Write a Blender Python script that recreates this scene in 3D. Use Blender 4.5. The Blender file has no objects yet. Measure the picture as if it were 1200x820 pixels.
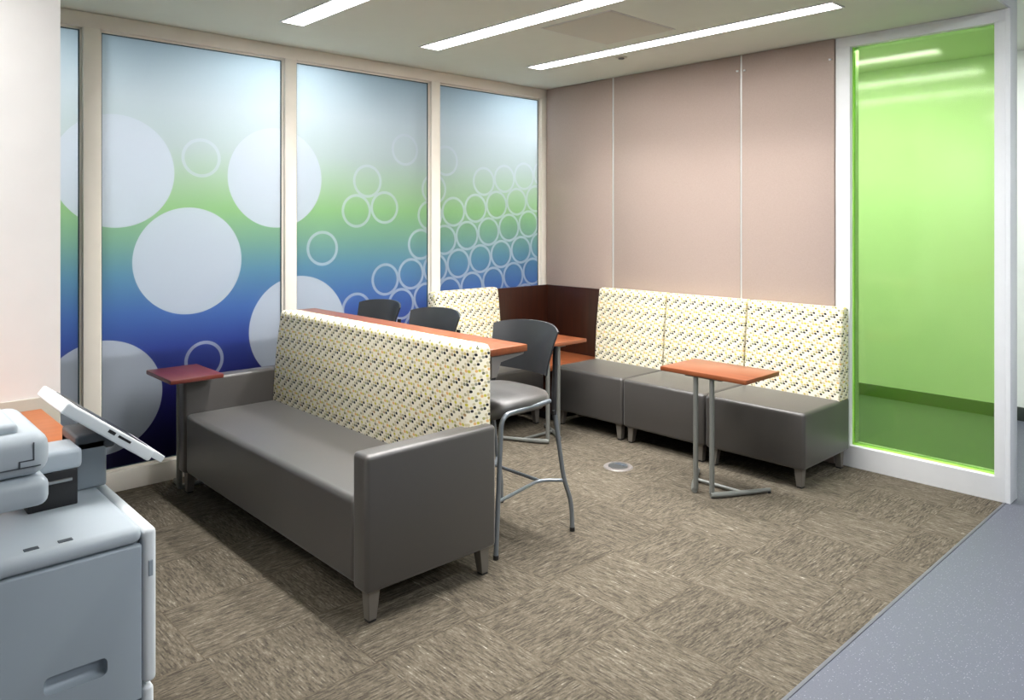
import bpy, bmesh, math, random
from mathutils import Vector, Matrix
PI = math.pi
S = bpy.context.scene
COL = S.collection

# ------------------------------------------------------------------ camera
YAW = 0.8193
F_PX, HORIZON, EYE = 885.6, 258.84, 1.5636
cam = bpy.data.cameras.new('camera'); cam.sensor_width = 36.0; cam.sensor_fit = 'HORIZONTAL'
cam.lens = F_PX / 1200.0 * 36.0
cam.shift_y = -(410.0 - HORIZON) / 1200.0
cam.clip_start = 0.05
camo = bpy.data.objects.new('camera', cam); COL.objects.link(camo)
camo.location = (4.7407, -4.8599, EYE)
camo.rotation_euler = (PI / 2, 0, YAW)
S.camera = camo

# ------------------------------------------------------------------ world, exposure
W = bpy.data.worlds.new('world'); S.world = W; W.use_nodes = True
W.node_tree.nodes['Background'].inputs[0].default_value = (0.90, 0.95, 1.0, 1)
W.node_tree.nodes['Background'].inputs[1].default_value = 0.10
S.view_settings.view_transform = 'Standard'
S.view_settings.look = 'None'
S.view_settings.exposure = 0.62
S.view_settings.gamma = 1.0
S.view_settings.use_curve_mapping = False
LAMP = 16.0            # alcove linear fixtures
HALL_LAMP = 45.0       # corridor fixtures
LAMP_W = 27.0          # downlight of each full alcove fixture
BACK_LAMP = 62.0       # room behind the printed glass


def area_lamp(name, loc, sx, sy, power, col=(1, 1, 1), rot=(0, 0, 0)):
    l = bpy.data.lights.new(name, 'AREA'); l.shape = 'RECTANGLE'; l.size = sx; l.size_y = sy
    l.energy = power; l.color = col
    o = bpy.data.objects.new(name, l); COL.objects.link(o); o.location = loc; o.rotation_euler = rot
    return o


# ------------------------------------------------------------------ materials
def lin(h):
    h = h.lstrip('#'); out = []
    for i in (0, 2, 4):
        c = int(h[i:i + 2], 16) / 255.0
        out.append(c / 12.92 if c <= 0.04045 else ((c + 0.055) / 1.055) ** 2.4)
    return (out[0], out[1], out[2], 1.0)


class N:
    """small node-tree writer"""
    def __init__(s, name):
        s.m = bpy.data.materials.new(name); s.m.use_nodes = True
        s.t = s.m.node_tree; s.t.nodes.clear()
        s.out = s.t.nodes.new('ShaderNodeOutputMaterial')

    def n(s, typ, ins=None, **kw):
        nd = s.t.nodes.new(typ)
        for k, v in kw.items(): setattr(nd, k, v)
        for k, v in (ins or {}).items():
            if isinstance(v, bpy.types.NodeSocket): s.t.links.new(v, nd.inputs[k])
            else: nd.inputs[k].default_value = v
        return nd

    def math(s, op, a, b=0.0, c=0.0, clamp=False):
        return s.n('ShaderNodeMath', {0: a, 1: b, 2: c}, operation=op, use_clamp=clamp).outputs[0]

    def mix(s, f, a, b):
        nd = s.n('ShaderNodeMix', {0: f}, data_type='RGBA')
        for i, v in ((6, a), (7, b)):
            if isinstance(v, bpy.types.NodeSocket): s.t.links.new(v, nd.inputs[i])
            else: nd.inputs[i].default_value = v
        return nd.outputs[2]

    def ramp(s, f, stops, interp='LINEAR'):
        nd = s.n('ShaderNodeValToRGB', {0: f}); cr = nd.color_ramp; cr.interpolation = interp
        while len(cr.elements) < len(stops): cr.elements.new(0.5)
        for e, (p, c) in zip(cr.elements, stops): e.position = p; e.color = c
        return nd.outputs[0]

    def bsdf(s, color, rough=0.6, metal=0.0, bump=None, bstr=0.1, bdist=0.01, **kw):
        b = s.n('ShaderNodeBsdfPrincipled', {'Base Color': color, 'Roughness': rough, 'Metallic': metal})
        for k, v in kw.items(): b.inputs[k].default_value = v
        if bump is not None:
            bn = s.n('ShaderNodeBump', {'Height': bump, 'Strength': bstr, 'Distance': bdist})
            s.t.links.new(bn.outputs[0], b.inputs['Normal'])
        s.t.links.new(b.outputs[0], s.out.inputs[0])
        return s.m

    def coord(s, which='Object'): return s.n('ShaderNodeTexCoord').outputs[which]

    def noise(s, vec, scale, detail=2.0, rough=0.5):
        return s.n('ShaderNodeTexNoise', {'Vector': vec, 'Scale': scale, 'Detail': detail, 'Roughness': rough}).outputs[0]


def plain(name, hexc, rough=0.5, metal=0.0, var=0.04, scale=8.0, bscale=None, bstr=0.05, **kw):
    n = N(name); c = lin(hexc); v = n.coord()
    d = tuple(max(0, x * (1 - var * 2)) for x in c[:3]) + (1,)
    col = n.mix(n.noise(v, scale, 3), d, c)
    bump = n.noise(v, bscale, 3) if bscale else None
    return n.bsdf(col, rough, metal, bump, bstr, 0.002, **kw)


def fabric_dots():
    n = N('dotted fabric')
    uv = n.coord('UV'); sp = n.n('ShaderNodeSeparateXYZ', {0: uv})
    CU, CV = 0.0185, 0.0144
    u = n.math('DIVIDE', sp.outputs[0], CU)
    v = n.math('DIVIDE', sp.outputs[1], CV)
    u = n.math('ADD', u, n.math('MULTIPLY', v, 0.22))
    fu = n.math('FLOOR', u); fv = n.math('FLOOR', v)
    cu = n.math('FLOORED_MODULO', fu, 4.0); cv = n.math('FLOORED_MODULO', fv, 8.0)
    idx = n.math('DIVIDE', n.math('ADD', n.math('ADD', cu, n.math('MULTIPLY', cv, 4.0)), 0.5), 32.0)
    W_ = lin('#eae3ce')
    K = lin('#0b0b12'); D = lin('#26262a'); O = lin('#6d6b50'); T = lin('#b5a97c'); Y = lin('#c8bd48'); G = lin('#82826f'); R = lin('#e0b070'); P = lin('#c9be9b')
    rows = [[K, W_, W_, P],
            [P, O, W_, W_],
            [W_, P, G, D],
            [K, W_, P, T],
            [P, W_, Y, W_],
            [W_, O, P, W_],
            [Y, P, W_, R],
            [W_, W_, T, P]]
    stops = [((r * 4 + c) / 32.0, rows[r][c]) for r in range(8) for c in range(4)]
    col = n.ramp(idx, stops, 'CONSTANT')
    # soft-edged cells
    du = n.math('ABSOLUTE', n.math('SUBTRACT', n.math('FRACT', u), 0.5))
    dv = n.math('ABSOLUTE', n.math('SUBTRACT', n.math('FRACT', v), 0.5))
    mask = n.math('MULTIPLY', n.math('LESS_THAN', n.math('ADD', n.math('POWER', n.math('MULTIPLY', du, 2.2), 2.6), n.math('POWER', n.math('MULTIPLY', dv, 2.25), 2.6)), 1.0), 1.0)
    cell = n.n('ShaderNodeCombineXYZ', {0: fu, 1: fv})
    wn = n.n('ShaderNodeTexWhiteNoise', {'Vector': cell.outputs[0]}, noise_dimensions='3D')
    tint = n.ramp(wn.outputs[0], [(0, lin('#c9aa3c')), (0.25, lin('#8f9a48')), (0.48, lin('#cf9a62')), (0.55, lin('#9a9a8c')), (0.78, lin('#6e7356'))], 'CONSTANT')
    # only the coloured (non dark) cells take the tint
    bw = n.n('ShaderNodeRGBToBW', {0: col}).outputs[0]
    mid = n.math('MULTIPLY', n.math('GREATER_THAN', bw, 0.10), n.math('LESS_THAN', bw, 0.45))
    col2 = n.mix(n.math('MULTIPLY', mid, 0.45), col, tint)
    base = n.mix(mask, W_, col2)
    weave = n.noise(n.coord(), 900, 2)
    return n.bsdf(base, 0.85, 0, weave, 0.15, 0.001)


def carpet():
    n = N('carpet tiles')
    p = n.coord(); sp = n.n('ShaderNodeSeparateXYZ', {0: p})
    T = 0.44
    tx = n.math('DIVIDE', n.math('SUBTRACT', sp.outputs[0], 1.58), T)
    ty = n.math('DIVIDE', n.math('ADD', sp.outputs[1], 3.82), T)
    ix = n.math('FLOOR', tx); iy = n.math('FLOOR', ty)
    par = n.math('FLOORED_MODULO', n.math('ADD', ix, iy), 2.0)
    rnd = n.n('ShaderNodeTexWhiteNoise', {'Vector': n.n('ShaderNodeCombineXYZ', {0: ix, 1: iy}).outputs[0]}, noise_dimensions='3D').outputs[0]
    # local coords: a along the pile rows, b across
    a = n.n('ShaderNodeMix', {0: par, 2: sp.outputs[1], 3: sp.outputs[0]}, data_type='FLOAT').outputs[0]
    b = n.n('ShaderNodeMix', {0: par, 2: sp.outputs[0], 3: sp.outputs[1]}, data_type='FLOAT').outputs[0]
    row = n.math('FLOOR', n.math('DIVIDE', b, 0.0052))
    sv = n.n('ShaderNodeCombineXYZ', {0: n.math('MULTIPLY', a, 18.0), 1: n.math('MULTIPLY', row, 3.7), 2: n.math('MULTIPLY', rnd, 40.0)}).outputs[0]
    st = n.noise(sv, 1.0, 3, 0.65)
    fine = n.noise(p, 260, 2, 0.7)
    band = n.noise(n.n('ShaderNodeCombineXYZ', {0: n.math('MULTIPLY', a, 1.5), 1: n.math('MULTIPLY', b, 16.0), 2: n.math('MULTIPLY', rnd, 9.0)}).outputs[0], 1.0, 2)
    h = n.math('ADD', n.math('ADD', n.math('MULTIPLY', st, 0.86), n.math('MULTIPLY', fine, 0.18)), n.math('MULTIPLY', band, 0.10))
    h = n.math('ADD', h, n.math('MULTIPLY', n.math('SUBTRACT', par, 0.5), 0.018))
    h = n.math('ADD', h, n.math('MULTIPLY', n.math('SUBTRACT', rnd, 0.5), 0.03))
    col = n.ramp(h, [(0.34, lin('#2f2a25')), (0.50, lin('#4c463d')), (0.62, lin('#60594d')), (0.74, lin('#736c60')), (0.84, lin('#a8a398'))])
    # seams
    ex = n.math('ABSOLUTE', n.math('SUBTRACT', n.math('FRACT', tx), 0.5)); ey = n.math('ABSOLUTE', n.math('SUBTRACT', n.math('FRACT', ty), 0.5))
    seam = n.math('GREATER_THAN', n.math('MAXIMUM', ex, ey), 0.494)
    col = n.mix(n.math('MULTIPLY', seam, 0.35), col, lin('#4a4033'))
    return n.bsdf(col, 0.95, 0, h, 0.2, 0.004, **{'Specular IOR Level': 0.1})


def vinyl():
    n = N('speckled vinyl'); p = n.coord()
    vo = n.n('ShaderNodeTexVoronoi', {'Vector': p, 'Scale': 110.0})
    sel = n.n('ShaderNodeSeparateColor', {0: vo.outputs['Color']}).outputs[0]
    fleck = n.math('MULTIPLY', n.math('LESS_THAN', vo.outputs['Distance'], 0.22), n.math('GREATER_THAN', sel, 0.55))
    base = n.mix(n.noise(p, 160, 3, 0.7), lin('#4f525b'), lin('#686b77'))
    col = n.mix(n.math('MULTIPLY', fleck, 0.5), base, lin('#a3a6b0'))
    return n.bsdf(col, 0.5, 0, n.noise(p, 300, 2), 0.05, 0.001, **{'Specular IOR Level': 0.3})


def wood(name, c0, c1, rough=0.35, axis=0, scale=1.0):
    n = N(name); p = n.coord()
    sc = [38.0 * scale] * 3; sc[axis] = 2.2 * scale
    mp = n.n('ShaderNodeMapping', {0: p, 3: sc}).outputs[0]
    g = n.noise(mp, 1.0, 4, 0.6)
    g2 = n.noise(mp, 3.4, 2)
    f = n.math('ADD', n.math('MULTIPLY', g, 0.75), n.math('MULTIPLY', g2, 0.25))
    col = n.ramp(f, [(0.3, lin(c0)), (0.7, lin(c1))])
    return n.bsdf(col, rough)


def panel_cloth():
    n = N('taupe panel cloth'); p = n.coord()
    mp = n.n('ShaderNodeMapping', {0: p, 3: (60, 60, 420)}).outputs[0]
    mq = n.n('ShaderNodeMapping', {0: p, 3: (420, 60, 60)}).outputs[0]
    w = n.math('ADD', n.noise(mp, 1.0, 2), n.noise(mq, 1.0, 2))
    col = n.mix(n.math('MULTIPLY', w, 0.5), lin('#a08f86'), lin('#b9a79e'))
    return n.bsdf(col, 0.9, 0, w, 0.12, 0.001, **{'Specular IOR Level': 0.15})


def film(name, discs, rings):
    """printed translucent film: vertical colour print with clear discs and rings"""
    n = N(name)
    pos = n.n('ShaderNodeNewGeometry').outputs['Position']
    sp = n.n('ShaderNodeSeparateXYZ', {0: pos})
    q = n.n('ShaderNodeCombineXYZ', {1: sp.outputs[1], 2: sp.outputs[2]}).outputs[0]
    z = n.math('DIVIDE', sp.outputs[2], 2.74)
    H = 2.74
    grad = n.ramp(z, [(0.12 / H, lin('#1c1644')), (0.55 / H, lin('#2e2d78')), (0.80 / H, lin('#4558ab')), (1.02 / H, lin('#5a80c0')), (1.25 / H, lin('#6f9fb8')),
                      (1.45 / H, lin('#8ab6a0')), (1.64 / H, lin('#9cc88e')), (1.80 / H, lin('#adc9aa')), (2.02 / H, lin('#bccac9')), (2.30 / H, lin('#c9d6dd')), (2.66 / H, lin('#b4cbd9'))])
    acc = None

    def take(m):
        nonlocal acc
        acc = m if acc is None else n.math('MAXIMUM', acc, m)
    for (y, zz, r) in discs:
        d = n.n('ShaderNodeVectorMath', {0: q, 1: (0, y, zz)}, operation='DISTANCE').outputs['Value']
        take(n.math('LESS_THAN', d, r))
    for (y, zz, r) in rings:
        d = n.n('ShaderNodeVectorMath', {0: q, 1: (0, y, zz)}, operation='DISTANCE').outputs['Value']
        take(n.math('MULTIPLY', n.math('COMPARE', d, r - 0.010, 0.010), 0.72))
    col = grad if acc is None else n.mix(n.math('MULTIPLY', acc, 0.95), grad, lin('#d0d9e4'))
    dif = n.n('ShaderNodeBsdfDiffuse', {'Color': col})
    tr = n.n('ShaderNodeBsdfTranslucent', {'Color': n.n('ShaderNodeGamma', {0: col, 1: 0.55}).outputs[0]})
    ms = n.n('ShaderNodeMixShader', {0: 0.86, 1: dif.outputs[0], 2: tr.outputs[0]})
    gl = n.n('ShaderNodeBsdfGlossy', {'Roughness': 0.38})
    fr = n.n('ShaderNodeFresnel', {0: 1.45})
    m2 = n.n('ShaderNodeMixShader', {0: n.math('MULTIPLY', fr.outputs[0], 0.5), 1: ms.outputs[0], 2: gl.outputs[0]})
    n.t.links.new(m2.outputs[0], n.out.inputs[0])
    return n.m


def tinted_glass():
    n = N('green tinted glass')
    tr = n.n('ShaderNodeBsdfTransparent', {'Color': (0.74, 0.905, 0.56, 1)})
    gl = n.n('ShaderNodeBsdfGlossy', {'Roughness': 0.09, 'Color': (1, 1, 1, 1)})
    fr = n.n('ShaderNodeFresnel', {0: 1.5})
    m = n.n('ShaderNodeMixShader', {0: fr.outputs[0], 1: tr.outputs[0], 2: gl.outputs[0]})
    df = n.n('ShaderNodeBsdfDiffuse', {'Color': lin('#8fe03c')})
    m2 = n.n('ShaderNodeMixShader', {0: 0.10, 1: m.outputs[0], 2: df.outputs[0]})
    n.t.links.new(m2.outputs[0], n.out.inputs[0])
    return n.m


def emit(name, strength, col=(1, 0.98, 0.955, 1)):
    n = N(name); e = n.n('ShaderNodeEmission', {0: col, 1: strength})
    n.t.links.new(e.outputs[0], n.out.inputs[0]); return n.m


M = dict(
    fabric=fabric_dots(), carpet=carpet(), vinyl=vinyl(), cloth=panel_cloth(),
    vinyl_grey=plain('grey vinyl upholstery', '#3c3937', 0.45, var=0.05, scale=40, bscale=900, bstr=0.08, **{'Specular IOR Level': 0.7, 'Sheen Weight': 0.25, 'Sheen Roughness': 0.4, 'Coat Weight': 0.3, 'Coat Roughness': 0.4}),
    cream=plain('cream painted frame', '#f1eade', 0.45), white=plain('white painted frame', '#eef0f2', 0.4),
    wall=plain('white wall paint', '#efeeec', 0.7, bscale=300), hall=plain('hall wall paint', '#eef1ec', 0.65),
    ceil=plain('ceiling paint', '#dde0d4', 0.85, var=0.02), ceil2=plain('access panel paint', '#cfcdc0', 0.8, var=0.02),
    cherry=wood('cherry laminate', '#723e25', '#8a4d2e', 0.3, 0), cherry_y=wood('cherry laminate crosswise', '#723e25', '#8a4d2e', 0.3, 1),
    redwood=wood('dark cherry laminate', '#5a2720', '#6c322a', 0.3, 0),
    walnut=wood('dark walnut veneer', '#24100a', '#3a1a0d', 0.35, 2), orange=wood('orange laminate', '#96501f', '#aa5e29', 0.35, 1),
    steel=plain('brushed silver metal', '#a3a7a8', 0.32, 0.9), alu=plain('aluminium strip', '#d6d6d4', 0.35, 0.3),
    silver=plain('silver painted steel', '#7b7d79', 0.4, 0.35), leg=plain('grey leg finish', '#7a756e', 0.4, 0.3),
    chrome=plain('satin chrome tube', '#80878e', 0.3, 0.85),
    black=plain('black plastic', '#1b1b1d', 0.45), shell=plain('charcoal plastic shell', '#2d2f32', 0.38),
    ring=plain('grey outlet ring', '#807b78', 0.4, 0.2),
    gasket=plain('teal grey gasket', '#3f565c', 0.5),
    dark=plain('dark skirting', '#2c3330', 0.5), rubber=plain('dark edging strip', '#5c5e64', 0.6),
    edge=plain('lime edge glow colour', '#b5ee6a', 0.2), beige=plain('beige backsplash', '#b9b3a6', 0.5),
    pgrey=plain('light grey casing', '#b9c3cb', 0.38, bscale=500, bstr=0.03), pblue=plain('blue grey casing', '#a3aeb7', 0.4, bscale=500, bstr=0.03),
    pwhite=plain('white casing', '#e6ebee', 0.35), pdark=plain('dark grey casing', '#4c535a', 0.4), screen=plain('dark screen', '#15181b', 0.15),
    back_wall=plain('back room wall', '#8f98a2', 0.8), back_floor=plain('back room carpet', '#33343a', 0.95),
)
M['chrome'].node_tree.nodes['Principled BSDF'].inputs['Metallic'].default_value = 0.5
M['lamp'] = emit('lamp diffuser', LAMP)
M['far_lamp'] = emit('far hall diffuser', 47.0, (0.97, 1.0, 0.98, 1))
M['deep_fill'] = emit('deep room fill light', 16.0, (1.0, 0.99, 0.97, 1))
M['hall_lamp'] = emit('hall lamp diffuser', HALL_LAMP, (0.94, 0.97, 1.0, 1))
M['back_lamp'] = emit('back room diffuser', BACK_LAMP, (1.0, 0.99, 0.97, 1))


# ------------------------------------------------------------------ mesh helpers
class MB:
    def __init__(s): s.b = bmesh.new()

    def _add(s, t):
        me = bpy.data.meshes.new('tmp'); t.to_mesh(me); t.free(); s.b.from_mesh(me); bpy.data.meshes.remove(me)

    def box(s, a, b, bev=0.0, seg=2, mat=None):
        t = bmesh.new(); bmesh.ops.create_cube(t, size=1.0)
        sz = [b[i] - a[i] for i in range(3)]; c = [(a[i] + b[i]) / 2 for i in range(3)]
        bmesh.ops.scale(t, vec=sz, verts=t.verts); bmesh.ops.translate(t, vec=c, verts=t.verts)
        if bev > 0: bmesh.ops.bevel(t, geom=list(t.edges), offset=bev, segments=seg, profile=0.5, affect='EDGES')
        if mat is not None: bmesh.ops.transform(t, matrix=mat, verts=t.verts)
        s._add(t); return s

    def frustum(s, base, top, z0, z1, bev=0.002):
        """base / top: (x0,x1,y0,y1)"""
        t = bmesh.new(); vs = []
        for (r, z) in ((base, z0), (top, z1)):
            for (x, y) in ((r[0], r[2]), (r[1], r[2]), (r[1], r[3]), (r[0], r[3])): vs.append(t.verts.new((x, y, z)))
        t.faces.new(vs[3::-1]); t.faces.new(vs[4:])
        for i in range(4): t.faces.new((vs[i], vs[(i + 1) % 4], vs[4 + (i + 1) % 4], vs[4 + i]))
        if bev: bmesh.ops.bevel(t, geom=list(t.edges), offset=bev, segments=1, affect='EDGES')
        s._add(t); return s

    def prism(s, prof, axis, lo, hi, bev=0.0, seg=3):
        """prof: 2D polygon; axis 'x': (y,z) polygon pushed along x; 'y': (x,z); 'z': (x,y)"""
        t = bmesh.new()
        def P(p, w): return {'x': (w, p[0], p[1]), 'y': (p[0], w, p[1]), 'z': (p[0], p[1], w)}[axis]
        A = [t.verts.new(P(p, lo)) for p in prof]; B = [t.verts.new(P(p, hi)) for p in prof]
        fa = t.faces.new(A); fb = t.faces.new(B[::-1]); k = len(prof)
        for i in range(k): t.faces.new((A[(i + 1) % k], A[i], B[i], B[(i + 1) % k]))
        bmesh.ops.recalc_face_normals(t, faces=t.faces)
        if bev > 0:
            es = list(fa.edges) + list(fb.edges)
            bmesh.ops.bevel(t, geom=es, offset=bev, segments=seg, profile=0.5, affect='EDGES', clamp_overlap=True)
        s._add(t); return s

    def tube(s, pts, r, n=12, cap=True, ry=None):
        t = bmesh.new(); pts = [Vector(p) for p in pts]; rings = []
        tan = [(pts[min(i + 1, len(pts) - 1)] - pts[max(i - 1, 0)]).normalized() for i in range(len(pts))]
        ref = Vector((0, 0, 1)) if abs(tan[0].z) < 0.9 else Vector((1, 0, 0))
        u = tan[0].cross(ref).normalized()
        for i, p in enumerate(pts):
            u = (u - tan[i] * u.dot(tan[i])).normalized(); w = tan[i].cross(u)
            rr = r[i] if isinstance(r, (list, tuple)) else r
            rings.append([t.verts.new(p + u * (rr * math.cos(2 * PI * k / n)) + w * ((ry or rr) * math.sin(2 * PI * k / n))) for k in range(n)])
        for a, b in zip(rings, rings[1:]):
            for k in range(n): t.faces.new((a[k], a[(k + 1) % n], b[(k + 1) % n], b[k]))
        if cap: t.faces.new(rings[0][::-1]); t.faces.new(rings[-1])
        bmesh.ops.recalc_face_normals(t, faces=t.faces)
        s._add(t); return s

    def cyl(s, c, r, z0, z1, n=40, bev=0.0, r2=None):
        t = bmesh.new()
        bmesh.ops.create_cone(t, cap_ends=True, segments=n, radius1=r, radius2=r if r2 is None else r2, depth=z1 - z0)
        bmesh.ops.translate(t, vec=(c[0], c[1], (z0 + z1) / 2), verts=t.verts)
        if bev: bmesh.ops.bevel(t, geom=[e for e in t.edges if len(e.link_faces) == 2 and e.calc_face_angle() > 1.0], offset=bev, segments=2, affect='EDGES')
        s._add(t); return s

    def build(s, name, mat, parent=None, smooth=35, local=True):
        me = bpy.data.meshes.new(name)
        bm = s.b
        bmesh.ops.remove_doubles(bm, verts=bm.verts, dist=1e-6)
        uv = bm.loops.layers.uv.new('UVMap')
        for f in bm.faces:
            nx, ny, nz = abs(f.normal.x), abs(f.normal.y), abs(f.normal.z)
            for l in f.loops:
                c = l.vert.co
                if nz > 0.8: l[uv].uv = (c.x, c.y)
                elif nx > ny: l[uv].uv = (c.y, c.z)
                else: l[uv].uv = (c.x, c.z)
            f.smooth = True
        bm.to_mesh(me); bm.free()
        me.set_sharp_from_angle(angle=math.radians(smooth))
        me.materials.append(M[mat] if isinstance(mat, str) else mat)
        o = bpy.data.objects.new(name, me); COL.objects.link(o)
        if parent is not None: o.parent = parent
        return o


def fillet(pts, r, n=6):
    pts = [Vector(p) for p in pts]; out = [pts[0]]
    for a, b, c in zip(pts, pts[1:], pts[2:]):
        d1 = (a - b); d2 = (c - b); l = min(r, d1.length * 0.49, d2.length * 0.49)
        p, q = b + d1.normalized() * l, b + d2.normalized() * l
        for i in range(n + 1):
            t = i / n; out.append((1 - t) ** 2 * p + 2 * t * (1 - t) * b + t * t * q)
    out.append(pts[-1]); return out


def tag(o, label, cat, group=None):
    o['label'] = label; o['category'] = cat
    if group: o['group'] = group
    return o


def thing(name, label, cat, loc=(0, 0, 0), rz=0.0, group=None):
    o = bpy.data.objects.new(name, None); COL.objects.link(o); o.empty_display_size = 0.1
    o.location = loc; o.rotation_euler = (0, 0, rz)
    return tag(o, label, cat, group)


def struct(o):
    o['kind'] = 'structure'; return o


def dup(root, loc, rz, label, group=None):
    r = root.copy(); COL.objects.link(r); r.location = loc; r.rotation_euler = (0, 0, rz); r['label'] = label
    for ch in list(root.children):
        c = ch.copy(); COL.objects.link(c); c.parent = r
        for g in list(ch.children):
            d = g.copy(); COL.objects.link(d); d.parent = c
    return r


H = 2.74     # alcove ceiling
HH = 2.90    # corridor ceiling
EDGE = 3.55  # carpet / corridor line

# ------------------------------------------------------------------ shell
struct(MB().box((-0.12, -8.5, -0.1), (EDGE, 0.0, 0.0)).build('floor', 'carpet'))
fl = MB(); fl.box((EDGE, -8.5, -0.1), (8.0, 0.0, 0.0)); fl.box((-0.12, 0.0, -0.1), (8.0, 2.2, 0.0)); struct(fl.build('floor_hall', 'vinyl'))
struct(MB().box((0.0, 0, 0), (0.014, 8.5, 0.003), 0.001).build('trim_1', 'rubber')).location = (EDGE - 0.012, -8.5, 0)
struct(MB().box((-0.12, -8.5, H), (EDGE + 0.01, 0.13, HH + 0.1)).build('ceiling', 'ceil'))
ch = MB(); ch.box((EDGE + 0.01, -8.5, HH), (8.0, 2.2, HH + 0.1)); ch.box((-0.12, 0.13, HH), (EDGE + 0.01, 2.2, HH + 0.1)); struct(ch.build('ceiling_hall', 'ceil'))
struct(MB().box((EDGE + 0.0101, -8.5, H + 0.001), (EDGE + 0.022, -0.0045, HH)).build('trim_2', 'white'))
struct(MB().box((-0.12, 0.012, 0), (2.60, 0.13, H)).build('wall_back', 'wall'))
struct(MB().box((-0.12, 2.1, 0), (8.0, 2.2, HH)).build('wall_hall', 'hall'))
struct(MB().box((-0.12, 2.08, 0), (8.0, 2.1, 0.105), 0.003).build('baseboard_hall', 'dark'))
struct(MB().box((1.64, -8.5, 0), (1.78, -4.22, H)).build('wall_left', 'wall'))
struct(MB().box((1.78, -8.5, 0.30), (1.788, -4.221, 0.967), 0.002).build('trim_3', 'beige'))

# cloth covered wall panels with aluminium joints
for i, (x0, x1, lab) in enumerate([(0.012, 0.765, 'narrow taupe cloth wall panel in the corner beside the printed glass'),
                                   (0.783, 1.929, 'wide taupe cloth wall panel in the middle above the bench'),
                                   (1.943, 2.600, 'taupe cloth wall panel beside the green window frame')]):
    tag(MB().box((x0, -0.02, 0.0), (x1, 0.011, H - 0.002), 0.004).build('wall_panel', 'cloth'), lab, 'wall panel', None)
for k, (x0, x1) in enumerate(((0.766, 0.782), (1.930, 1.942))):
    struct(MB().box((x0, -0.016, 0.0), (x1, 0.011, H - 0.001)).build('trim_%d' % (4 + k), 'alu'))
for (x, z, lab) in ((1.911, 2.627, 'tiny white clip on the middle taupe panel, left of the joint'), (1.968, 2.624, 'tiny white clip on the right taupe panel, just right of the joint'),
                    (2.576, 2.606, 'tiny white clip at the top right corner of the taupe panels')):
    m = MB().box((x - 0.008, -0.030, z - 0.006), (x + 0.008, -0.0195, z + 0.006), 0.002)
    m.tube([(x, -0.030, z), (x + 0.006, -0.036, z)], 0.003, 8)
    tag(m.build('panel_clip', 'white'), lab, 'clip')

# ------------------------------------------------------------------ printed glass wall (left)
win = struct(bpy.data.objects.new('window_1', None)); COL.objects.link(win)
Y0, Y1 = -4.75, 0.0
mull = [(-4.75, -4.68), (-3.722, -3.634), (-2.510, -2.426), (-1.288, -1.202), (-0.066, -0.001)]
ZB, ZT = 0.118, 2.655
fr = MB()
fr.box((-0.10, Y0, 0.0), (0.0, Y1, ZB), 0.004); fr.box((-0.10, Y0, ZT), (0.0, Y1, H - 0.001), 0.004)
for a, b in mull: fr.box((-0.10, a, ZB - 0.01), (-0.002, b, ZT + 0.01), 0.004)
struct(fr.build('window_frame', 'cream', win))
st = MB()
for (a, b) in [(mull[i][1], mull[i + 1][0]) for i in range(4)]:   # thin glazing beads
    st.box((-0.058, a, ZB), (-0.030, a + 0.012, ZT)); st.box((-0.058, b - 0.012, ZB), (-0.030, b, ZT))
    st.box((-0.058, a, ZB), (-0.030, b, ZB + 0.012)); st.box((-0.058, a, ZT - 0.012), (-0.030, b, ZT))
struct(st.build('pane_edge_strip', 'cream', win))
gk = MB()
for (a, b) in [(mull[i][1] + 0.012, mull[i + 1][0] - 0.012) for i in range(4)]:   # dark rubber line round each pane
    z0, z1 = ZB + 0.012, ZT - 0.012
    gk.box((-0.0402, a, z0), (-0.034, a + 0.004, z1)); gk.box((-0.0402, b - 0.006, z0), (-0.034, b, z1)); gk.box((-0.0402, a, z1 - 0.006), (-0.034, b, z1)); gk.box((-0.0402, a, z0), (-0.034, b, z0 + 0.004))
struct(gk.build('gasket', 'gasket', win))
DISCS = [(-3.545, 1.854, .33), (-3.125, 1.317, .33), (-2.553, 1.852, .333), (-2.39, .832, .355), (-3.616, .545, .33)]
RINGS = [(-3.052, 1.958, .122), (-3.034, .690, .122), (-2.212, 1.372, .122), (-1.845, 1.856, .122), (-1.938, 1.637, .122), (-1.697, 1.664, .122),
         (-1.512, 2.108, .122), (-1.938, .922, .122), (-1.115, 2.045, .122), (-1.235, 1.815, .122), (-3.95, .98, .122)]
for (j, ilist) in ((-1, (2, 3, 4, 5)), (0, (-1, 0, 1, 2, 3, 4)), (1, (-2, -1, 0, 1, 2, 3)), (2, (-4, -3, -2, -1, 0, 1, 2, 3)), (3, (-4, -3, -2, -1, 0, 1, 2)), (4, (-5, -4, -3, -2, -1, 0, 1))):
    for i in ilist: RINGS.append((-1.04 + i * .234 + j * .143, 1.638 + i * .031 - j * .194, .121))
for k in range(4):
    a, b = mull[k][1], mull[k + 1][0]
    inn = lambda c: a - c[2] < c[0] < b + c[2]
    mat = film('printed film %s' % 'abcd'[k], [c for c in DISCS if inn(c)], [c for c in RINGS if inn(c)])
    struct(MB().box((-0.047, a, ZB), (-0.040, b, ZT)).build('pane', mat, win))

# room behind the printed glass
struct(MB().box((-2.6, -5.2, -0.1), (-0.12, 0.13, 0.0)).build('floor_beyond', 'back_floor'))
struct(MB().box((-2.6, -5.2, H), (-0.12, 0.13, H + 0.1)).build('ceiling_beyond', 'ceil'))
struct(MB().box((-2.7, -5.2, 0), (-2.6, 0.13, H)).build('wall_beyond', 'back_wall'))
e = MB(); e.box((-2.6, 0.13, 0), (-0.12, 0.2, H)); e.box((-2.6, -5.3, 0), (0.0, -5.2, H)); struct(e.build('wall_beyond_end', 'back_wall'))

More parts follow.
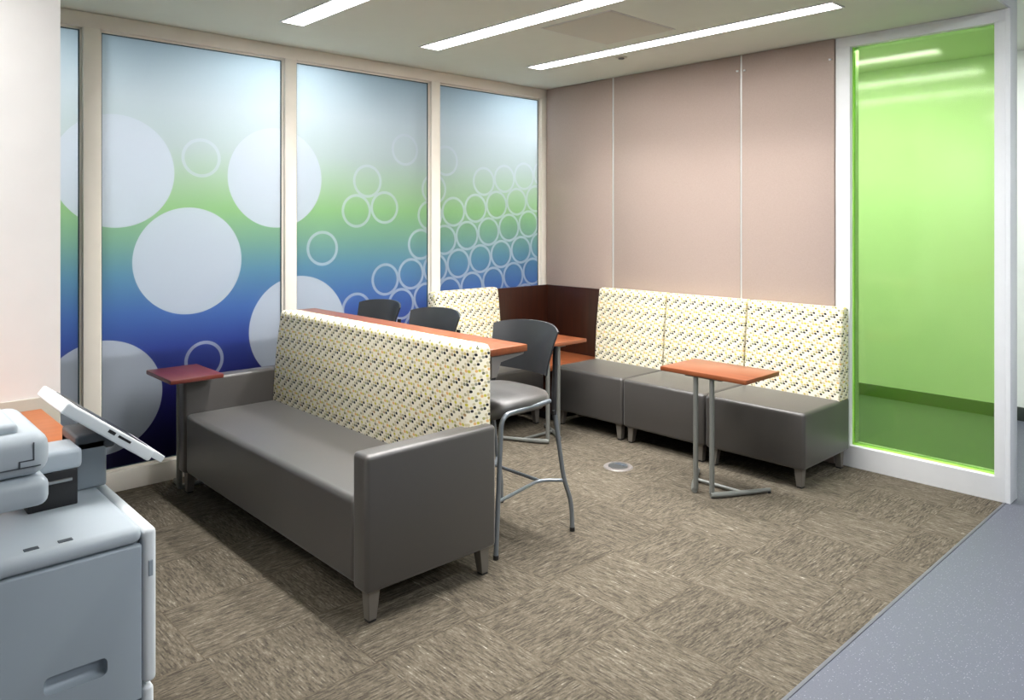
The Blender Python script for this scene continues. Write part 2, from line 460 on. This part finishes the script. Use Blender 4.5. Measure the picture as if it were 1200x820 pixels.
struct(MB().box((-0.75, -5.2, 0.0), (-0.15, 0.13, 0.90), 0.01).build('film_shade_block', 'back_floor'))  # unseen block standing in for furniture, added to shade the lower film

# ------------------------------------------------------------------ green window (right)
gw = struct(bpy.data.objects.new('window_2', None)); COL.objects.link(gw)
g = MB(); GX0, GX1, X0, X1 = 2.603, 3.548, 2.696, 3.494
g.box((GX0, -0.006, 0), (GX1, 0.13, 0.136), 0.003); g.box((GX0, -0.006, 2.672), (GX1, 0.13, H - 0.001), 0.003)
g.box((GX0, -0.006, 0.13), (X0, 0.13, 2.68), 0.003); g.box((X1, -0.006, 0.13), (GX1, 0.13, 2.68), 0.003)
struct(g.build('window_frame', 'white', gw))
post = MB().box((EDGE - 0.003, -0.004, 0.0), (EDGE + 0.022, 0.132, HH), 0.003); struct(post.build('trim_6', 'white'))
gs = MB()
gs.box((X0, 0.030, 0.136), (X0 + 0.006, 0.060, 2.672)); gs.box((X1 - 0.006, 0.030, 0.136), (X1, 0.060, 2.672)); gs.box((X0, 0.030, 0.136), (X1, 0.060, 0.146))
struct(gs.build('pane_edge_strip', 'edge', gw))  # lime strips: glow of the glass edge put into their colour
struct(MB().box((X0, 0.040, 0.14), (X1, 0.050, 2.672)).build('pane', tinted_glass(), gw))

# ------------------------------------------------------------------ ceiling fixtures
def ceiling_light(x0, x1, y0, y1, z, label, lampmat, group=None, watts=0.0, spread=112):
    t = thing('ceiling_light', label, 'ceiling light', ((x0 + x1) / 2, (y0 + y1) / 2, z), 0, group)
    hx, hy = (x1 - x0) / 2, (y1 - y0) / 2
    f = MB(); w = 0.012
    f.box((-hx - w, -hy - w, -0.006), (hx + w, -hy, 0.0)); f.box((-hx - w, hy, -0.006), (hx + w, hy + w, 0.0))
    f.box((-hx - w, -hy, -0.006), (-hx, hy, 0.0)); f.box((hx, -hy, -0.006), (hx + w, hy, 0.0))
    f.build('trim_frame', 'white', t)
    MB().box((-hx, -hy, -0.004), (hx, hy, -0.0005)).build('diffuser', lampmat, t)
    if watts:
        a = area_lamp('downlight', (0, 0, -0.008), 2 * hx, 2 * hy, watts, (1.0, 0.98, 0.955)); a.data.spread = math.radians(spread); a.parent = t
    return t


ceiling_light(0.615, 2.945, -0.832, -0.705, H, 'long lit ceiling strip nearest the taupe wall panels', 'lamp', None, LAMP_W * 0.7)
ceiling_light(0.605, 2.945, -1.832, -1.692, H, 'long lit ceiling strip in the middle, beside the square access panel', 'lamp', None, LAMP_W)
ceiling_light(0.570, 2.945, -2.812, -2.680, H, 'long lit ceiling strip above the sofa, leftmost in the photo', 'lamp', None, LAMP_W)
for (x0, x1, y0, y1) in ((4.6, 4.75, -3.2, -0.8), (6.2, 6.35, -3.2, -0.8)):
    ceiling_light(x0, x1, y0, y1, HH, 'ceiling strip over the corridor floor', 'hall_lamp', 'corridor ceiling strips')
ceiling_light(0.8, 3.15, 0.95, 1.09, HH, 'ceiling strip in the hall beyond the green window', 'far_lamp')
ceiling_light(-0.60, -0.40, -2.75, -2.25, H, 'ceiling lamp beyond the wide printed panes', 'back_lamp')
ceiling_light(-0.60, -0.40, -0.45, 0.05, H, 'ceiling lamp beyond the corner printed pane', 'back_lamp')
ceiling_light(-0.75, -0.55, -4.6, -4.0, H, 'unseen lamp added to brighten the narrow printed pane', 'back_lamp')  # added out of sight to brighten the narrow pane
ceiling_light(-1.9, -1.7, -4.6, -0.4, H, 'unseen fill strip added to light the printed glass from behind', 'deep_fill')  # added fill, evens out the backlight on the film

ceiling_light(2.2, 2.34, -6.9, -4.6, H, 'unseen fill strip added above the printer and counter', 'lamp', None, 25.0, 128)  # out-of-view fill added to brighten the white wall, printer and sofa front
ap = thing('access_panel', 'square flush access panel in the ceiling between two light strips', 'access panel', (1.765, -1.272, H))
MB().box((-0.262, -0.30, -0.005), (0.262, 0.30, 0.0), 0.001).build('door', 'ceil2', ap)
f = MB(); f.box((-0.272, -0.31, -0.003), (0.272, -0.301, 0)); f.box((-0.272, 0.301, -0.003), (0.272, 0.31, 0)); f.box((-0.272, -0.301, -0.003), (-0.263, 0.301, 0)); f.box((0.263, -0.301, -0.003), (0.272, 0.301, 0))
f.build('frame', 'alu', ap)
sp = thing('sprinkler_cover', 'small round sprinkler cover on the ceiling near the taupe wall', 'sprinkler', (1.31, -0.58, H))
MB().cyl((0, 0), 0.042, -0.007, 0.0, 32, 0.002).build('plate', 'ceil2', sp)
MB().cyl((0, 0), 0.022, -0.016, -0.007, 24, 0.002).build('cap', 'silver', sp)


# ------------------------------------------------------------------ lounge furniture
def tapered_leg(parent, x, y, h, sx, sy, top=0.026, bot=0.017):
    o = MB().frustum((x - bot + sx * .0, x + bot, y - bot, y + bot), (x - top - sx * 0.006, x + top - sx * 0.006, y - top - sy * 0.006, y + top - sy * 0.006), 0.008, h).build('leg', 'leg', parent)
    MB().box((x - bot * .9, y - bot * .9, 0.0), (x + bot * .9, y + bot * .9, 0.009)).build('glide', 'black', o)
    return o


def back_profile(y_base, y_top, y_rear, z0, z1, r=0.035, n=6, bulge=0.008):
    """side outline (y,z) of a padded back; front at smaller y"""
    p = [(y_rear, z0), (y_base, z0)]
    for k in range(1, 9):
        t = k / 9.0; z = z0 + (z1 - r - z0) * t
        p.append((y_base + (y_top - y_base) * t - bulge * math.sin(PI * t), z))
    for k in range(n + 1):
        a = PI - (PI / 2) * k / n; p.append((y_top + r + r * math.cos(a), z1 - r + r * math.sin(a)))
    rr = min(r, (y_rear - y_top - r) * 0.8)
    for k in range(n + 1):
        a = PI / 2 - (PI / 2) * k / n; p.append((y_rear - rr + rr * math.cos(a), z1 - rr + rr * math.sin(a)))
    return p


def lounge_module(label, loc, rz=0):
    W_ = 0.662; D = 0.62
    t = thing('lounge_bench', label, 'bench', loc, rz, None)
    MB().box((0.0, -D, 0.112), (W_, -0.0, 0.447), 0.022, 4).build('seat', 'vinyl_grey', t)
    MB().prism(back_profile(-0.150, -0.098, -0.004, 0.435, 1.018, 0.03), 'x', 0.003, W_ - 0.003, 0.014).build('backrest', 'fabric', t)
    for sx in (0, 1):
        for sy in (0, 1):
            tapered_leg(t, 0.045 if sx == 0 else W_ - 0.045, -D + 0.045 if sy == 0 else -0.05, 0.118, -1 if sx == 0 else 1, -1 if sy == 0 else 1)
    return t


BG = None
b0 = lounge_module('grey bench seat with dotted back beside the green window, rightmost of the row', (2.040, -0.022, 0))
dup(b0, (1.371, -0.022, 0), 0, 'grey bench seat with dotted back mid-row, behind the cherry table')
dup(b0, (0.702, -0.022, 0), 0, 'grey bench seat with dotted back next to the dark wood corner, along the taupe wall')
dup(b0, (0.022, -1.352, 0), PI / 2, 'grey bench seat with dotted back against the printed glass wall')

# dark wood corner unit
ct = thing('corner_table', 'dark wood corner table with tall back panels in the corner between the benches', 'corner table', (0.0, 0.0, 0))
MB().box((0.048, -0.655, 0.40), (0.675, -0.050, 0.432), 0.003).build('tabletop', 'cherry', ct)
MB().box((0.048, -0.048, 0.0), (0.700, -0.022, 0.998), 0.002).build('back_panel', 'walnut', ct)
MB().box((0.021, -0.690, 0.0), (0.046, -0.022, 0.998), 0.002).build('back_panel', 'walnut', ct)
MB().box((0.060, -0.600, 0.06), (0.640, -0.060, 0.398), 0.003).build('base', 'walnut', ct)
MB().box((0.075, -0.585, 0.0), (0.625, -0.075, 0.06), 0.002).build('plinth', 'black', ct)

# sofa
so = thing('sofa', 'long grey sofa with dotted cream backrest in front of the high table', 'sofa', (1.24, -2.95, 0))
SX, SY = -1.24, 2.95
def sbox(a, b, bev, name, mat, seg=4): return MB().box((a[0] + SX, a[1] + SY, a[2]), (b[0] + SX, b[1] + SY, b[2]), bev, seg).build(name, mat, so)
sbox((0.338, -3.285, 0.128), (2.143, -2.66, 0.468), 0.028, 'seat', 'vinyl_grey')
sbox((0.240, -3.292, 0.124), (0.340, -2.622, 0.660), 0.020, 'armrest', 'vinyl_grey')
sbox((2.141, -3.292, 0.124), (2.246, -2.622, 0.660), 0.020, 'armrest', 'vinyl_grey')
sbox((0.345, -2.665, 0.128), (2.136, -2.625, 0.700), 0.010, 'back_frame', 'vinyl_grey')
prof = [(y + SY, z) for y, z in back_profile(-2.765, -2.715, -2.605, 0.46, 1.012, 0.03)]
MB().prism(prof, 'x', 0.335 + SX, 2.195 + SX, 0.020, 4).build('backrest', 'fabric', so)
for x, sx in ((0.285, -1), (2.200, 1)):
    for y, sy in ((-3.245, -1), (-2.665, 1)): tapered_leg(so, x + SX, y + SY, 0.13, sx, sy, 0.027, 0.018)

# high table behind the sofa
ht = thing('high_table', 'long narrow cherry high table right behind the sofa back', 'high table', (1.2, -2.47, 0))
MB().box((-1.05, -0.128, 0.95), (0.985, 0.098, 0.982), 0.003).build('tabletop', 'cherry', ht)
def apron(x0, x1):
    p = [(-0.118, 0.948), (0.085, 0.948), (0.085, 0.938), (-0.06, 0.916), (-0.086, 0.85), (-0.118, 0.85)]
    return MB().prism(p, 'x', x0, x1, 0.002, 1)
apron(0.935, 0.975).build('bracket', 'ring', ht); apron(-1.0, -0.96).build('bracket', 'silver', ht)
MB().box((-0.96, -0.118, 0.905), (0.90, -0.095, 0.948), 0.002).build('apron', 'silver', ht)
for x in (-1.02, 0.52):
    MB().box((x - 0.02, -0.118, 0.012), (x + 0.02, -0.060, 0.906), 0.004).build('leg', 'black', ht)
    MB().box((x - 0.03, -0.12, 0.0), (x + 0.03, 0.10, 0.013), 0.003).build('foot', 'silver', ht)


# stools
def stool(label, loc):
    t = thing('bar_stool', label, 'stool', loc, 0)
    R = 0.0115
    for s in (-1, 1):
        pts = fillet([(s * .243, -.245, 0.012), (s * .238, -.205, 0.655), (s * .226, .13, 0.668)], 0.06)
        l = MB().tube(pts, R).build('leg', 'chrome', t); MB().cyl((s * .243, -.245), .0135, 0, .02, 16).build('glide', 'black', l)
        pts = fillet([(s * .238, .150, .625), (s * .250, .205, .27), (s * .263, .248, .15), (s * .266, .252, .012)], 0.06)
        l = MB().tube(pts, R).build('leg', 'chrome', t); MB().cyl((s * .266, .252), .0135, 0, .02, 16).build('glide', 'black', l)
        pts = fillet([(s * .237, .148, .60), (s * .230, .157, .70), (s * .212, .184, .82), (s * .202, .196, .93)], 0.05)
        MB().tube(pts, 0.010, 12, ry=0.016).build('back_upright', 'black', t)
    f = MB()
    for s in (-1, 1):
        f.tube(fillet([(s * .243, -.232, .262), (s * .165, .115, .262), (s * .250, .205, .262)], .05), .0085, 10)
    f.tube([(-.180, .112, .262), (.180, .112, .262)], .0085, 10)
    f.build('footrest', 'chrome', t)
    # cushion: superellipse loft with a waterfall front
    b = bmesh.new(); rings = []
    def ring(sc, z, n=48):
        vs = []
        for k in range(n):
            a = 2 * PI * k / n; c, s_ = math.cos(a), math.sin(a)
            x = .240 * sc * math.copysign(abs(c) ** .55, c); y = .225 * sc * math.copysign(abs(s_) ** .55, s_) - 0.02
            x *= 1 - 0.10 * max(0, y) / .2
            dz = -0.035 * max(0, (-y - .10) / .14) ** 2
            vs.append(b.verts.new((x, y, z + dz)))
        return vs
    prof_ = [(.86, .640), (.97, .645), (1.0, .662), (1.0, .684), (.965, .700), (.86, .711), (.6, .717), (.3, .718)]
    rings = [ring(sc, z) for sc, z in prof_]
    for p, q in zip(rings, rings[1:]):
        for k in range(48): b.faces.new((p[k], p[(k + 1) % 48], q[(k + 1) % 48], q[k]))
    b.faces.new(rings[0][::-1]); b.faces.new(rings[-1])
    m = MB(); m._add(b); m.build('seat', 'vinyl_grey', t, 60)
    # moulded back shell
    b = bmesh.new(); NU, NV = 20, 10; grid = {}
    for side in (0, 1):
        for i in range(NU + 1):
            u = -1 + 2 * i / NU
            for j in range(NV + 1):
                v = j / NV
                half = .207 + .033 * v ** 1.3
                ztop = 1.036 - .016 * u * u - .012 * abs(u) ** 6; zbot = .775 + .015 * u * u
                z = zbot + (ztop - zbot) * v
                y = .205 + .03 * v + .02 * v * v - .085 * abs(u) ** 2.2
                y += (0.0 if side == 0 else .011)
                grid[side, i, j] = b.verts.new((u * half, y, z))
    for i in range(NU):
        for j in range(NV):
            q = [(i, j), (i + 1, j), (i + 1, j + 1), (i, j + 1)]
            b.faces.new([grid[(0,) + k] for k in q]); b.faces.new([grid[(1,) + k] for k in q[::-1]])
    for i in range(NU):
        for j in (0, NV): b.faces.new((grid[0, i, j], grid[0, i + 1, j], grid[1, i + 1, j], grid[1, i, j]))
    for j in range(NV):
        for i in (0, NU): b.faces.new((grid[0, i, j], grid[0, i, j + 1], grid[1, i, j + 1], grid[1, i, j]))
    bmesh.ops.recalc_face_normals(b, faces=b.faces)
    m = MB(); m._add(b); m.build('backrest', 'shell', t, 50)
    return t


s0 = stool('dark grey bar stool at the near end of the high table, legs in full view', (1.895, -2.285, 0))
dup(s0, (1.105, -2.275, 0), 0, 'dark grey bar stool in the middle of the high table, only its back showing')
dup(s0, (0.475, -2.255, 0), 0, 'dark grey bar stool at the far end of the high table by the printed glass')


# C-shaped side tables
def c_table(label, loc, rz, tx, ty, wood_, h=0.70):
    """posts at the local origin, top and runners reaching to +y"""
    t = thing('side_table', label, 'side table', loc, rz)
    MB().box((tx[0], ty[0], h - 0.026), (tx[1], ty[1], h), 0.004).build('tabletop', wood_, t)
    pl = MB().box((-0.12, -0.012, h - 0.034), (0.12, ty[1] - 0.08, h - 0.0262), 0.002); pl.build('mounting_plate', 'silver', t)
    for s in (-1, 1):
        MB().tube([(s * .053, 0, 0.026), (s * .053, 0, h - 0.033)], 0.0165, 14, ry=0.0135).build('post', 'silver', t)
        pts = []
        for k in range(9):
            q = k / 8.0; pts.append((s * (.053 + .185 * q ** 0.85), -0.012 + .325 * q, 0.018))
        r = MB().tube(pts, [0.017 - 0.006 * k / 8 for k in range(9)], 10).build('runner', 'silver', t)
        MB().cyl((s * .238, .305), .010, 0, .012, 14).build('glide', 'black', r)
    MB().tube([(-.163, .155, 0.018), (.163, .155, 0.018)], 0.010, 10).build('crossbar', 'silver', t)
    return t


c_table('cherry topped side table with two silver posts in front of the bench row', (2.338, -1.118, 0), 0, (-.285, .280), (-.025, .345), 'cherry')
c_table('cherry topped side table by the dark wood corner, behind the near stool', (1.035, -1.0, 0), PI / 2, (-.30, .33), (-.025, .345), 'cherry')
lt = thing('laptop_table', 'small dark red laptop table over the far arm of the sofa by the glass', 'side table', (0.200, -3.27, 0))
MB().box((-0.105, -0.150, 0.676), (0.300, 0.140, 0.70), 0.004).build('tabletop', 'redwood', lt)
MB().tube([(0, 0, 0.02), (0, 0, 0.675)], 0.0165, 14).build('post', 'silver', lt)
MB().box((-0.022, -0.05, 0.668), (0.10, 0.05, 0.676), 0.003).build('bracket', 'silver', lt)
r = MB(); r.tube([(0, 0, 0.016), (0.0, 0.10, 0.016), (0.0, 0.2, 0.016)], 0.014, 10); r.tube([(0, 0, 0.016), (-0.05, 0.02, 0.016), (-0.13, 0.02, 0.016)], 0.014, 10)
r.build('base', 'silver', lt)

# floor outlet
fb = thing('floor_outlet', 'round metal floor outlet cover set in the carpet', 'floor outlet', (1.69, -1.085, 0))
MB().cyl((0, 0), 0.095, 0.0, 0.006, 48, 0.002, r2=0.088).build('ring', 'ring', fb)
MB().cyl((0, 0), 0.062, 0.006, 0.010, 40, 0.001).build('lid', 'steel', fb)
MB().box((-0.035, 0.012, 0.0095), (0.035, 0.042, 0.013), 0.002).build('cable_flap', 'pdark', fb)

# ------------------------------------------------------------------ counter and printer at the left edge
co = thing('counter', 'orange topped counter between the white wall and the printer', 'counter', (2.02, -5.0, 0))
MB().box((-0.230, -2.5, 0.897), (0.335, 0.722, 0.930), 0.003).build('worktop', 'orange', co)
MB().box((-0.230, -2.5, 0.09), (0.310, 0.715, 0.896), 0.002).build('cabinet', 'beige', co)
MB().box((-0.230, -2.5, 0.0), (0.25, 0.70, 0.09), 0.002).build('plinth', 'black', co)

pr = thing('printer', 'large grey office printer with tilted control panel at the left edge', 'printer', (2.62, -4.65, 0))
PX, PY = -2.62, 4.65
def pbox(a, b, bev, name, mat, par=None, seg=3):
    o = MB().box((a[0] + PX, a[1] + PY, a[2]), (b[0] + PX, b[1] + PY, b[2]), bev, seg).build(name, mat, par or pr); return o
body = pbox((2.362, -5.10, 0.03), (2.87, -4.288, 0.813), 0.006, 'body', 'pblue')
cut = MB().box((2.845 + PX, -4.487 + PY, 0.540), (2.90 + PX, -4.362 + PY, 0.580), 0.012, 3).build('cutter_tmp', 'pblue')
cut.parent = pr
bm_ = body.modifiers.new('b', 'BOOLEAN'); bm_.operation = 'DIFFERENCE'; bm_.object = cut; bm_.solver = 'EXACT'
bpy.context.view_layer.update()
dg = bpy.context.evaluated_depsgraph_get(); nm = bpy.data.meshes.new_from_object(body.evaluated_get(dg))
nm.set_sharp_from_angle(angle=math.radians(30)); body.modifiers.clear(); body.data = nm; bpy.data.objects.remove(cut)
deck = pbox((2.362, -5.10, 0.816), (2.874, -4.288, 0.856), 0.018, 'top_cover', 'pgrey', None, 4)
for y in (-4.505, -4.44): pbox((2.835, y - .014, 0.855), (2.850, y + .014, 0.8575), 0.0005, 'tray_stop', 'pdark', deck, 1)
pbox((2.362, -4.287, 0.485), (2.874, -4.257, 0.846), 0.012, 'front_door', 'pwhite', None, 4)
pbox((2.362, -4.287, 0.05), (2.872, -4.262, 0.478), 0.010, 'drawer', 'pwhite', None, 4)
pbox((2.8705, -4.276, 0.735), (2.8760, -4.266, 0.772), 0.001, 'latch', 'pblue', None, 1)
pbox((2.8695, -4.95, 0.452), (2.8712, -4.29, 0.456), 0, 'seam', 'pdark', None, 1)
for k in range(7): pbox((2.8695, -4.66, 0.615 + .012 * k), (2.8708, -4.566, 0.620 + .012 * k), 0, 'vent_slot', 'pdark', None, 1)
sc = pbox((2.50, -5.10, 0.938), (2.832, -4.466, 1.004), 0.022, 'scanner', 'pgrey', None, 4)
lid = pbox((2.50, -5.10, 1.006), (2.832, -4.464, 1.102), 0.035, 'scanner_lid', 'pgrey', None, 5)
pbox((2.53, -5.10, 1.095), (2.80, -4.520, 1.122), 0.012, 'document_feeder', 'pgrey', lid, 4)
pbox((2.56, -5.10, 1.121), (2.76, -4.575, 1.136), 0.004, 'feeder_tray', 'pdark', lid, 2)
s_ = MB(); s_.box((2.8318 + PX, -4.90 + PY, 1.030), (2.8332 + PX, -4.485 + PY, 1.0325)); 
for (ya, yb, za, zb) in ((-4.526, -4.523, 1.030, 1.046), (-4.526, -4.497, 1.044, 1.0465), (-4.4995, -4.497, 1.044, 1.083)):
    s_.box((2.8318 + PX, ya + PY, za), (2.8332 + PX, yb + PY, zb))
s_.build('seam', 'pdark', lid)
pbox((2.50, -5.10, 0.855), (2.74, -4.66, 0.94), 0.004, 'support', 'pblue')
pbox((2.50, -4.47, 0.945), (2.62, -4.352, 0.996), 0.012, 'control_housing', 'pgrey', None, 3)
pbox((2.50, -4.47, 0.856), (2.615, -4.362, 0.946), 0.003, 'output_slot', 'black', None, 2)
pbox((2.614, -4.455, 0.918), (2.620, -4.375, 0.926), 0.001, 'slot_guide', 'steel', None, 1)
pbox((2.37, -4.345, 0.856), (2.520, -4.270, 0.985), 0.008, 'bracket', 'pblue', None, 3)
pbox((2.37, -4.345, 0.955), (2.520, -4.250, 1.00), 0.008, 'panel_arm', 'pdark', None, 3)
# tilted touch panel
A = Vector((-4.392 + PY, 1.112)); B = Vector((-4.163 + PY, 0.928)); L_ = (B - A).length; ang = math.atan2(B.y - A.y, B.x - A.x)
mat_ = Matrix.Translation((0, A.x, A.y)) @ Matrix.Rotation(ang, 4, 'X')
x0, x1 = 2.37 + PX, 2.635 + PX
pan = MB().box((x0, 0, -0.022), (x1, L_ - 0.03, 0.008), 0.006, 3, mat_).box((x0, L_ - 0.035, -0.010), (x1, L_, 0.008), 0.003, 2, mat_).build('control_panel', 'pwhite', pr)
MB().box((x0 + .03, 0.03, 0.0075), (x1 - .02, L_ - 0.05, 0.0095), 0.0008, 1, mat_).build('screen', 'screen', pan)
MB().box((x1 - 0.004, 0.125, -0.008), (x1 + 0.0012, 0.145, 0.000), 0, 1, mat_).box((x1 - 0.004, 0.155, -0.007), (x1 + 0.0012, 0.192, -0.001), 0, 1, mat_).build('port', 'black', pan)
